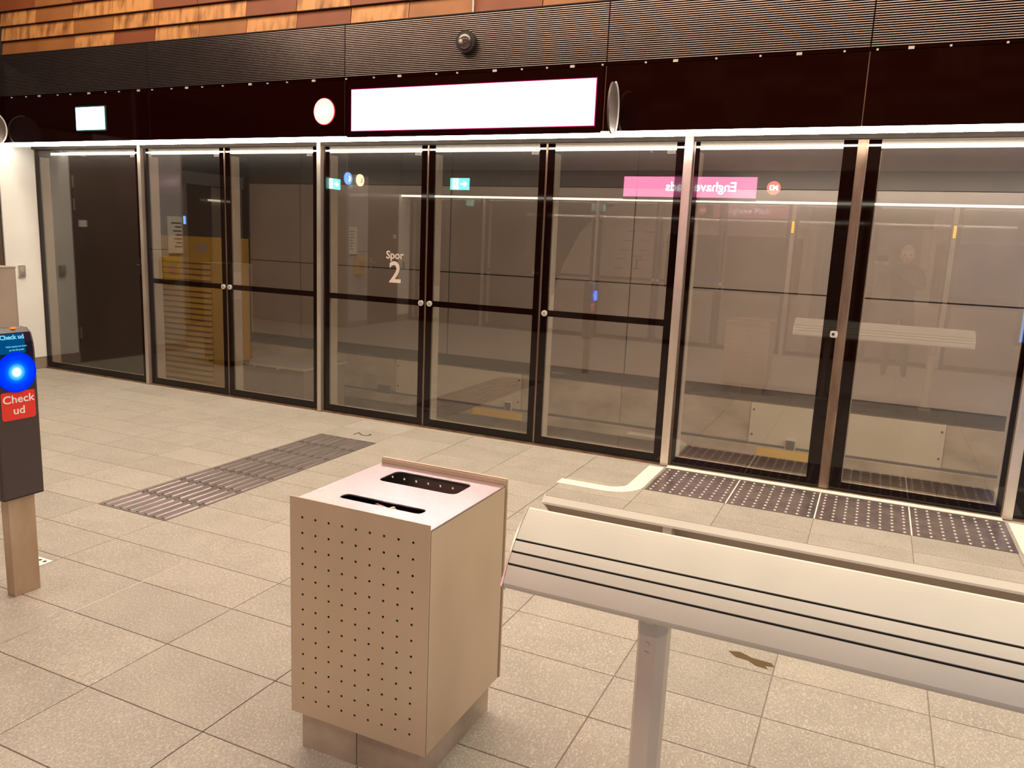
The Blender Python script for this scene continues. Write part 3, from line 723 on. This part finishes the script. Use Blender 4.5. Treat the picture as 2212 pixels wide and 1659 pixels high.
box('body', -.66, .64, -.1, .2, 0, 2.2, 'yellow', yc_)
box('side_panel', .30, .645, -.125, -.1, 0.1, 2.19, 'yellow', yc_)
for k in range(22): prism('rib', [(-.155, .20+k*.082), (-.1, .18+k*.082), (-.1, .245+k*.082), (-.125, .24+k*.082)], 'x', -.65, .28, 'yellow', yc_) if False else None
ribp = bmesh.new(); aprism(ribp, [(-.05, 0), (0, -.012), (0, .058), (-.012, .054)], 'x', -.46, .46); ribme = mesh('rib', ribp); ribme.materials.append(M['yellow'])
for k in range(23): link('rib', ribme, None, yc_, (-.19, -.1, .16+k*.077))
box('notice', .02, .2, -.106, -.1, 2.0, 2.1, 'grey_label', yc_)
tb = thing('track_box', 'low grey steel box with pale edge trim beside the track', 'box', (-6.26, 7.0, -.72))
box('body', -.50, .46, .0, .75, 0, .77, 'box_steel', tb); box('top', -.52, .48, -.02, .77, .77, .785, 'panel', tb)
for a in ((-.52, .48, -.026, -.016), ): box('trim', *a, .768, .79, 'alu', tb)
box('trim', .474, .486, -.02, .77, .768, .79, 'alu', tb)
for x in (-.25, .1): cyl('catch', (x, -.028, .76), (0, 1, 0), .012, .012, 'alu', tb, 12)
# track number printed on the glass
sp = thing('track_number', 'pale printed words Spor 2 on the glass leaf right of the second post', 'lettering', (-3.725, D-.0015, 1.33))
text('word', 'Spor', .092, 'print_light', facing((-.005, 0, .11), (1, 0, 0), (0, 0, 1)), sp, .0008, bold=.0015)
text('number', '2', .25, 'print_light', facing((0.0, 0, -.04), (1, 0, 0), (0, 0, 1)), sp, .0008, bold=.004)
sp = thing('track_number', 'printed words Spor 1 on the far side glass, seen as a reflection', 'lettering', (-3.76, OY+.0015, 1.33))
text('word', 'Spor', .092, 'ink', facing((.005, 0, .11), (-1, 0, 0), (0, 0, 1)), sp, .0008, bold=.0015)
text('number', '1', .25, 'ink', facing((0.0, 0, -.04), (-1, 0, 0), (0, 0, 1)), sp, .0008, bold=.004)

# ------------------------------------------------------------------ litter bin
BX, BY = -1.276, 2.01
hw = .243
bn = thing('litter_bin', 'square brushed steel litter bin with perforated panels and two slots', 'bin', (BX, BY, 0))
def perforated(name, y0, y1, parent, dirty=False):
    nx, nz = 9, 13; x_ = [-.197+i*.0483 for i in range(nx)]; z_ = [.179+i*.049 for i in range(nz)]; r = .0036
    X = [-hw-.0]+[v for x in x_ for v in (x-r, x+r)]+[hw+.0]; Z = [.123]+[v for z in z_ for v in (z-r, z+r)]+[.827]
    bm = bmesh.new(); vv = {}
    def V(i, k, y): 
        q = (i, k, y)
        if q not in vv: vv[q] = bm.verts.new((X[i], y, Z[k]))
        return vv[q]
    for i in range(len(X)-1):
        for k in range(len(Z)-1):
            hole = i % 2 == 1 and k % 2 == 1
            if not hole:
                bm.faces.new((V(i, k, y0), V(i+1, k, y0), V(i+1, k+1, y0), V(i, k+1, y0))); bm.faces.new((V(i, k, y1), V(i, k+1, y1), V(i+1, k+1, y1), V(i+1, k, y1)))
            else:
                c = [(i, k), (i+1, k), (i+1, k+1), (i, k+1)]
                for a in range(4):
                    p, q = c[a], c[(a+1) % 4]; bm.faces.new((V(*p, y0), V(*q, y0), V(*q, y1), V(*p, y1)))
    n, mm = len(X)-1, len(Z)-1
    for i in range(n):
        for k in (0, mm): bm.faces.new((V(i, k, y0), V(i+1, k, y0), V(i+1, k, y1), V(i, k, y1)))
    for k in range(mm):
        for i in (0, n): bm.faces.new((V(i, k, y0), V(i, k+1, y0), V(i, k+1, y1), V(i, k, y1)))
    return link(name, mesh(name, bm), 'bin_steel', parent)
perforated('front_panel', -.2435, -.2405, bn)
perforated('back_panel', .2375, .2415, bn)
for s in (-1, 1): box('side_panel', s*hw-(.003 if s > 0 else 0), s*hw+(.003 if s < 0 else 0), -.237, .233, .125, .806, 'bin_steel', bn)
box('back_trim', -hw-.002, hw+.002, .2422, .2505, .800, .832, 'bin_steel', bn, .002)
box('back_trim', hw-.004, hw+.003, .2422, .2505, .123, .799, 'bin_steel', bn, .0015)
# lid with two rounded slots
def ring_lid():
    bm = bmesh.new(); x0, x1, y0, y1 = -hw+.001, hw-.001, -.240, .237
    s1 = rrect(-.141, .150, .061, .182, .022); s2 = rrect(-.141, .150, -.146, -.102, .016)
    def fill(z):
        es = []
        for pts in ([(x0, y0), (x1, y0), (x1, y1), (x0, y1)], s1, s2):
            vs = [bm.verts.new((p[0], p[1], z)) for p in pts]
            for i in range(len(vs)): es.append(bm.edges.new((vs[i], vs[(i+1) % len(vs)])))
        bmesh.ops.triangle_fill(bm, edges=es, use_beauty=True)
        return es
    e1 = fill(.812); e2 = fill(.808)
    for a, b in zip(e1, e2):
        bm.faces.new((a.verts[0], a.verts[1], b.verts[1], b.verts[0]))
    return link('lid', mesh('lid', bm), 'bin_lid_steel', bn)
ring_lid()
box('liner', -.2, .2, -.2, .2, .14, .45, 'dark', bn)
box('inner_dark_sheet', -.232, -.230, -.2, .235, .14, .80, 'rubber', bn); box('inner_dark_sheet', .230, .232, -.2, .235, .14, .80, 'rubber', bn)
box('inner_divider', -.23, .23, -.02, .02, .14, .78, 'rubber', bn)
box('inner_dark_sheet', -.235, .235, -.238, -.234, .14, .80, 'dark', bn)  # black sheet added so the holes show a dark, shaded interior
pls = thing if False else None
pb0 = box('plinth', -hw+.03, -.008, -.228, .229, 0, .124, 'plinth_steel', bn)
pb1 = box('plinth', -.005, hw-.03, -.228, .229, 0, .124, 'plinth_steel', bn)
bm = bmesh.new(); bmesh.ops.create_icosphere(bm, subdivisions=3, radius=.06)
rr = random.Random(4)
for v in bm.verts: v.co *= .75+.5*rr.random()
bmesh.ops.scale(bm, vec=(1.3, .42, .8), verts=bm.verts)
tag(link('foil_wrapper', mesh('foil_wrapper', bm), 'foil', None, (BX+.01, BY-.125, .755)), 'crumpled silver foil wrapper inside the near bin slot', 'wrapper')
tag(box('paper_scrap', BX+.05, BX+.09, BY-.135, BY-.112, .782, .79, 'red'), 'small red paper scrap inside the near bin slot', 'scrap')

# ------------------------------------------------------------------ bench
bxl, bxr, byc = -.805, .96, 1.958
be = thing('leaning_bench', 'double sided aluminium leaning bench with black grooves beside the bin', 'bench', ((bxl+bxr)/2, byc, 0))
cxb = (bxl+bxr)/2; hl = (bxr-bxl)/2
def prof(t, off=0, s=-1):
    a = Vector((.068, .886)); b = Vector((.214, .726)); p = a.lerp(b, t); d = (b-a).normalized(); n = Vector((-d.y, d.x))
    if n.x < 0: n = -n
    p = p+n*(.016*4*t*(1-t)*.8-.004)+n*off
    return (s*p.x, p.y)
for s in (-1, 1):
    cuts = [(0, .440), (.467, .597), (.624, .754), (.781, 1)]
    for n_, (t0, t1) in enumerate(cuts):
        K = 8; outer = [prof(t0+(t1-t0)*k/K, 0, s) for k in range(K+1)]; inner = [prof(t0+(t1-t0)*k/K, -.012, s) for k in range(K+1)]
        if n_ == 0: # rounded top nosing
            a = outer[0]; b = inner[0]; c = ((a[0]+b[0])/2, (a[1]+b[1])/2+.006); pts = [b, (b[0], b[1]+.004), c]+outer
            pts = outer+inner[::-1]+[(c[0], c[1])]
        elif n_ == 3:
            a = outer[-1]; b = inner[-1]; e = ((a[0]+b[0])/2+s*.003, (a[1]+b[1])/2-.009); pts = outer+[(a[0], a[1]-.006), e]+inner[::-1]
        else: pts = outer+inner[::-1]
        prism('slat', pts, 'x', -hl+.006, hl-.006, 'alu', be)
    K = 10
    pts = [prof(.02+.96*k/K, -.0125, s) for k in range(K+1)]+[prof(.98-.96*k/K, -.024, s) for k in range(K+1)]
    prism('backing', pts, 'x', -hl+.006, hl-.006, 'bench_inner_shade', be)
    prism('top_rail', [prof(-.022, -.003, s), prof(.03, -.003, s), prof(.03, -.027, s), prof(-.02, -.030, s), prof(-.03, -.024, s)], 'x', -hl+.006, hl-.006, 'alu', be)
    for t0 in (.4535, .6105, .7675):
        p = [prof(t0-.012, -.006, s), prof(t0+.012, -.006, s), prof(t0+.012, -.0124, s), prof(t0-.012, -.0124, s)]
        prism('groove', p, 'x', -hl+.007, hl-.007, 'groove', be)
    for ex in (-1, 1):
        pts = [prof(-.02+1.06*k/K, .002, s) for k in range(K+1)]+[prof(1.04-1.06*k/K, -.026, s) for k in range(K+1)]
        a, b = sorted((ex*hl, ex*(hl-.0055))); prism('end_cap', pts, 'x', a, b, 'post_steel', be)
for ex in (-1, 1):
    x = -.4395-cxb if ex < 0 else .5945-cxb
    pr = [(-.027, -.056), (.017, -.056), (.037, -.022), (.037, .03), (.017, .06), (-.027, .06), (-.0385, .03), (-.0385, -.03)]
    lg = prism('leg', [(x+a, b) for a, b in pr], 'z', .012, .72, 'alu_leg', be)
    pr2 = [(a*1.04, b*1.04) for a, b in pr]
    br = prism('bracket', [(x+a, b) for a, b in pr2], 'z', .595, .735, 'alu', be)
    for s in (-1, 1):
        # arms carrying the two boards
        prism('arm', [(s*.045, .62), (s*.16, .70), (s*.19, .735), (s*.06, .868), (s*.045, .868)] if s > 0 else [(s*.045, .62), (s*.045, .868), (s*.06, .868), (s*.19, .735), (s*.16, .70)], 'x', x-.012, x+.012, 'alu_leg', be)
    cyl('bolt_recess', (x-.006, -.0595, .643), (0, 1, 0), .0105, .004, 'rubber', be, 24)
    cyl('bolt', (x-.006, -.0625, .645), (0, 1, 0), .0072, .006, 'stud', be, 6)
    for z in (.572, .545): cyl('rivet', (x-.006, -.057, z), (0, 1, 0), .0055, .0025, 'steel', be, 16)
    cyl('rivet', (x-.006, -.057, .20), (0, 1, 0), .0055, .0025, 'steel', be, 16)
    box('foot_plate', x-.06, x+.06, -.08, .08, 0, .012, 'alu_leg', be, .002)

# ------------------------------------------------------------------ card readers
def reader(x, y, sgn, label, txt):
    """post with head; its screen faces +x (sgn 1)"""
    t = thing('card_reader', label, 'card reader', (x, y, 0))
    box('post', -.052, -.002, -.055, .060, 0, 1.0, 'pole_steel', t, .002)
    # head: rounded top, extruded along y; outline in x,z
    out = [(.018, .445), (.018, 1.055), (.014, 1.10), (.002, 1.138), (-.022, 1.158), (-.05, 1.160), (-.075, 1.14), (-.075, .47), (-.06, .445)]
    bm = bmesh.new(); aprism(bm, out, 'y', -.088, .095); bmesh.ops.recalc_face_normals(bm, faces=bm.faces)
    es = [e for e in bm.edges if abs(e.verts[0].co.y-e.verts[1].co.y) < 1e-6]
    bmesh.ops.bevel(bm, geom=es, offset=.009, segments=3, affect='EDGES', profile=.5)
    hd_ = link('head', mesh('head', bm), 'device', t)
    # glossy front cover over the top third
    out = [(.0182, .90), (.0182, 1.055), (.0142, 1.10), (.0022, 1.1385), (.006, 1.142), (.0175, 1.104), (.0212, 1.056), (.0212, .90)]
    prism('front_cover', out, 'y', -.074, .082, 'device_glossy', hd_)
    bm = bmesh.new(); acyl(bm, (0, 0, 0), (1, 0, 0), .084, .003, 56)
    ox = link('reader_disc', mesh('reader_disc', bm), None, t, (.0235, .004, .980)); ox.data.materials.append(M['blue_disc'])
    # screen follows the sloped top
    prism('display', [(.0216, 1.058), (.0182, 1.104), (.0080, 1.137), (.0090, 1.138), (.0192, 1.105), (.0226, 1.058)], 'y', -.060, .050, 'screen_blue', t)
    up_ = Vector((-.0102, 0, .033)).normalized()
    text('display_text', 'Check ud', .026, 'screen_text', facing((.0150, 0.000, 1.1250), (0, 1, 0), up_), t, .0004, bold=.0006)
    up_ = Vector((-.0034, 0, .046)).normalized()
    text('display_small_text', 'Hold rejsekortet foran', .0095, 'screen_text', facing((.0218, .012, 1.087), (0, 1, 0), up_), t, .0003)
    text('display_small_text', 'på det blå punkt', .0095, 'screen_text', facing((.0228, .012, 1.073), (0, 1, 0), up_), t, .0003)
    lb_ = prism('red_label', rrect(-.066, .078, .780, .903, .012), 'x', .0182, .0200, 'red', t)
    text('label_text', txt[0], .046, 'label_white', facing((.0208, .006, .866), (0, 1, 0), (0, 0, 1)), lb_, .0004, sx=1.12, bold=.0006)
    text('label_text', txt[1], .046, 'label_white', facing((.0208, .006, .818), (0, 1, 0), (0, 0, 1)), lb_, .0004, sx=1.12, bold=.0006)
    bm = bmesh.new(); bmesh.ops.create_uvsphere(bm, u_segments=16, v_segments=8, radius=.010); bmesh.ops.scale(bm, vec=(1, 1.3, .4), verts=bm.verts)
    link('top_lamp', mesh('top_lamp', bm, True), 'amber_small', t, (-.020, .030, 1.158))
    box('lower_edge', -.07, .0184, -.082, .089, .441, .447, 'rubber', t)
    l = bpy.data.lights.new('reader_glow', 'AREA'); l.size = .12; l.energy = .35; l.color = (.03, .15, 1); lo = bpy.data.objects.new('reader_glow', l); C.objects.link(lo)
    lo.parent = t; lo.location = (.05, 0, .98); lo.rotation_euler = (0, -PI/2, 0)
    return t
reader(-3.215, 2.045, 1, 'dark check-out card reader with glowing blue disc on steel post, left frame edge', ('Check', 'ud'))

# ------------------------------------------------------------------ far side: train and amber lamps, info screen
tn = thing('metro_train', 'white metro train at the far platform side, seen as a reflection', 'train', (0, my(D+.45, -1), -.3))
TY = 0
nose = [(-5.62, .0), (-5.50, .75), (-5.28, 1.5), (-4.98, 2.1), (-4.6, 2.5), (-4.3, 2.62)]
def panelT(name, pts, mat, y0=-.08, y1=0): return prism(name, pts, 'y', y0, y1, mat, tn)
panelT('nose_panel', nose+[(-3.45, 2.62), (-3.45, 1.32), (-3.45, 0)], 'train_white')
for (a, b) in ((-3.45, -1.1), (.65, 3.0), (4.7, 6.4)):
    panelT('lower_side', [(a, 0), (b, 0), (b, 1.20), (a, 1.20)], 'train_white'); panelT('upper_side', [(a, 2.15), (b, 2.15), (b, 2.62), (a, 2.62)], 'train_white')
    panelT('window_band', rrect(a+.02, b-.02, 1.21, 2.14, .12), 'train_dark', -.075, -.01)
    for x in (a, b-.07): panelT('window_pillar', [(x, 1.20), (x+.07, 1.20), (x+.07, 2.15), (x, 2.15)], 'train_white')
for a in (-1.1, 3.0):
    panelT('door_header', [(a, 2.35), (a+1.75, 2.35), (a+1.75, 2.62), (a, 2.62)], 'panel_dark'); box('light_bar', a+.1, a+.75, -.2, -.1, 2.36, 2.40, 'lift_light', tn); box('light_bar', a+1.0, a+1.65, -.2, -.1, 2.36, 2.40, 'lift_light', tn)
    box('door_edge', a, a+.12, -.12, -.06, .3, 2.34, 'alu', tn); box('door_edge', a+1.63, a+1.75, -.12, -.06, .3, 2.34, 'alu', tn)
box('inner_floor', -5, 6.4, -2.5, -.08, .28, .33, 'box_steel', tn); box('rear_side', -5, 6.4, -2.6, -2.5, 0, 2.7, 'grey_panel', tn); box('roof', -4.5, 6.4, -2.6, 0, 2.63, 2.72, 'train_white', tn)
box('interior_lamp', -4, 6.2, -1.4, -1.2, 2.58, 2.62, 'lift_light', tn)
for i in range(4): cyl('wheel', (-3.6+i*2.6, -.6, .02), (0, 1, 0), .36, .1, 'rail', tn, 24)
for r in range(6):
    for c in range(3-(r % 2)):
        x = -4.35+c*.33+r*.05; panelT('vent_slot', rrect(x, x+.16, 1.35+r*.16, 1.365+r*.16, .006, 2), 'train_dark', -.01, .004)
struct(box('floor_far_track', XL-3.5, XR, OY-3.3, OY-.12, -1.0, -.72, 'bed'), 'far side track bed')
struct(box('wall_far_side', XL-3.5, XR, OY-3.4, OY-3.2, -.9, 6.0, 'panel_dark'), 'wall beyond the far track')
struct(box('wall_right', XR, XR+.1, OY-3.4, FW+.3, -.9, 6.1, 'panel_dark'), 'right hand closing wall')
struct(box('wall_left_end', XL-3.6, XL-3.5, OY-3.4, FW+.3, -.9, 6.1, 'panel_dark'), 'left hand closing wall')
for side in (1, -1):
    for k, x in (('left', P['p3']), ('right', P['p4'])):
        if side > 0: continue
        t = thing('door_lamp', 'amber door lamp on the %s far side post, seen as a reflection' % k, 'lamp', (x, my(D-.035, side), 2.0))
        box('base', -.022, .022, 0, .01, -.1, .1, 'rubber', t)
        for q in range(8): box('lens', -.018, .018, .01, .03, -.09+q*.0228, -.072+q*.0228, 'amber', t)
t = thing('info_screen', 'glowing blue information screen beyond the right frame edge', 'screen', (2.40, -1.15, 0))
box('stand', -.08, .08, -.05, .05, 0, .5, 'rubber', t); box('housing', -.65, .65, -.06, .06, .5, 2.6, 'rubber', t, .01); box('screen', -.6, .6, .061, .066, .55, 2.55, 'blue_panel', t)

# ------------------------------------------------------------------ photographer, standing behind the camera
def skin_body(name, joints, edges, mat, parent, sub=2, root=0):
    me = bpy.data.meshes.new(name); me.from_pydata([j[0] for j in joints], edges, []); o = link(name, me, mat, parent)
    sk = o.modifiers.new('skin', 'SKIN'); sk.use_smooth_shade = True
    for i, j in enumerate(joints):
        r = j[1] if isinstance(j[1], tuple) else (j[1], j[1]); me.skin_vertices[0].data[i].radius = r; me.skin_vertices[0].data[i].use_root = (i == root)
    ss = o.modifiers.new('sub', 'SUBSURF'); ss.levels = sub; ss.render_levels = sub
    return o
pr_ = thing('person', 'person in a dark coat holding up a phone, seen only as a reflection', 'person', (.30, -.42, 0))
J = [((0, 0, .92), (.15, .11)), ((0, .0, 1.12), (.14, .10)), ((0, 0, 1.36), (.17, .105)), ((0, .01, 1.46), (.07, .06)), ((0, .03, 1.53), (.055, .055)),
     ((-.09, 0, .86), (.095, .10)), ((-.10, .01, .48), (.062, .065)), ((-.11, -.02, .10), (.045, .045)), ((-.12, .10, .045), (.045, .035)),
     ((.09, 0, .86), (.095, .10)), ((.11, .01, .48), (.062, .065)), ((.13, -.02, .10), (.045, .045)), ((.14, .10, .045), (.045, .035)),
     ((-.19, 0, 1.42), (.065, .06)), ((-.25, .06, 1.20), (.05, .05)), ((-.29, .28, 1.42), (.038, .036)),
     ((.19, 0, 1.42), (.065, .06)), ((.22, .10, 1.20), (.05, .05)), ((-.10, .29, 1.40), (.038, .036))]
E_ = [(0, 1), (1, 2), (2, 3), (3, 4), (0, 5), (5, 6), (6, 7), (7, 8), (0, 9), (9, 10), (10, 11), (11, 12), (2, 13), (13, 14), (14, 15), (2, 16), (16, 17), (17, 18)]
skin_body('body', J, E_, 'coat', pr_)
bm = bmesh.new(); bmesh.ops.create_uvsphere(bm, u_segments=28, v_segments=20, radius=.115)
for v in bm.verts:
    x, y, z = v.co; v.co.x *= .74; v.co.y *= .90; v.co.z *= 1.08
    if z < 0: v.co.x *= 1-.25*(-z/.115); v.co.y += .012*(-z/.115)
hd_ = link('head', mesh('head', bm, True), 'skin', pr_, (0, .045, 1.63))
bm = bmesh.new(); bmesh.ops.create_cone(bm, cap_ends=True, segments=8, radius1=.016, radius2=.005, depth=.045, matrix=Matrix.Translation((0, .108, -.01)) @ Matrix.Rotation(.35, 4, 'X')); link('nose', mesh('nose', bm, True), 'skin', hd_)
for s in (-1, 1):
    bm = bmesh.new(); bmesh.ops.create_uvsphere(bm, u_segments=12, v_segments=8, radius=.012); link('eye', mesh('eye', bm, True), 'ink', hd_, (s*.032, .092, .012))
    bm = bmesh.new(); bmesh.ops.create_uvsphere(bm, u_segments=12, v_segments=8, radius=.03); bmesh.ops.scale(bm, vec=(.35, .6, 1), verts=bm.verts); link('ear', mesh('ear', bm, True), 'skin', hd_, (s*.086, 0, -.005))
box('mouth', -.022, .022, .092, .098, -.062, -.056, 'red', hd_)
bm = bmesh.new(); bmesh.ops.create_uvsphere(bm, u_segments=28, v_segments=20, radius=.124)
bmesh.ops.scale(bm, vec=(.76, .92, 1.06), verts=bm.verts); bmesh.ops.delete(bm, geom=[v for v in bm.verts if (v.co.z < -.01 and v.co.y > -.02) or v.co.z < -.07 or (v.co.y > .075 and v.co.z < .05)], context='VERTS')
link('hair', mesh('hair', bm, True), 'hair', hd_, (0, -.008, .012))
def hand(base, dirs, s):
    joints = [(base, .028), ((base[0]+.0*s, base[1]+.03, base[2]+.035), .03), ((base[0], base[1]+.045, base[2]+.07), .028)]; edges = [(0, 1), (1, 2)]
    for k in range(4):
        b = len(joints); p = (base[0]+(k-1.5)*.004, base[1]+.05, base[2]+.03+k*.017); joints += [(p, .0095), ((p[0]+s*.028, p[1]+.012, p[2]+.004), .0085), ((p[0]+s*.05, p[1]+.004, p[2]+.004), .007)]
        edges += [(2, b), (b, b+1), (b+1, b+2)]
    b = len(joints); joints += [((base[0]+s*.018, base[1]+.012, base[2]+.045), .011), ((base[0]+s*.04, base[1]+.018, base[2]+.062), .009)]; edges += [(1, b), (b, b+1)]
    return skin_body('hand', joints, edges, 'skin', pr_, 1)
hand((-.355+.0, .29, 1.50), None, 1); hand((-.235, .30, 1.49), None, -1)
ph = thing('phone', 'black mobile phone held up by the photographer, seen as a reflection', 'phone', (.0, -.045, 1.585))
box('body', -.075, .075, -.004, .004, -.037, .037, 'device_glossy', ph, .003); box('display', -.07, .07, -.0046, -.004, -.033, .033, 'ink', ph)
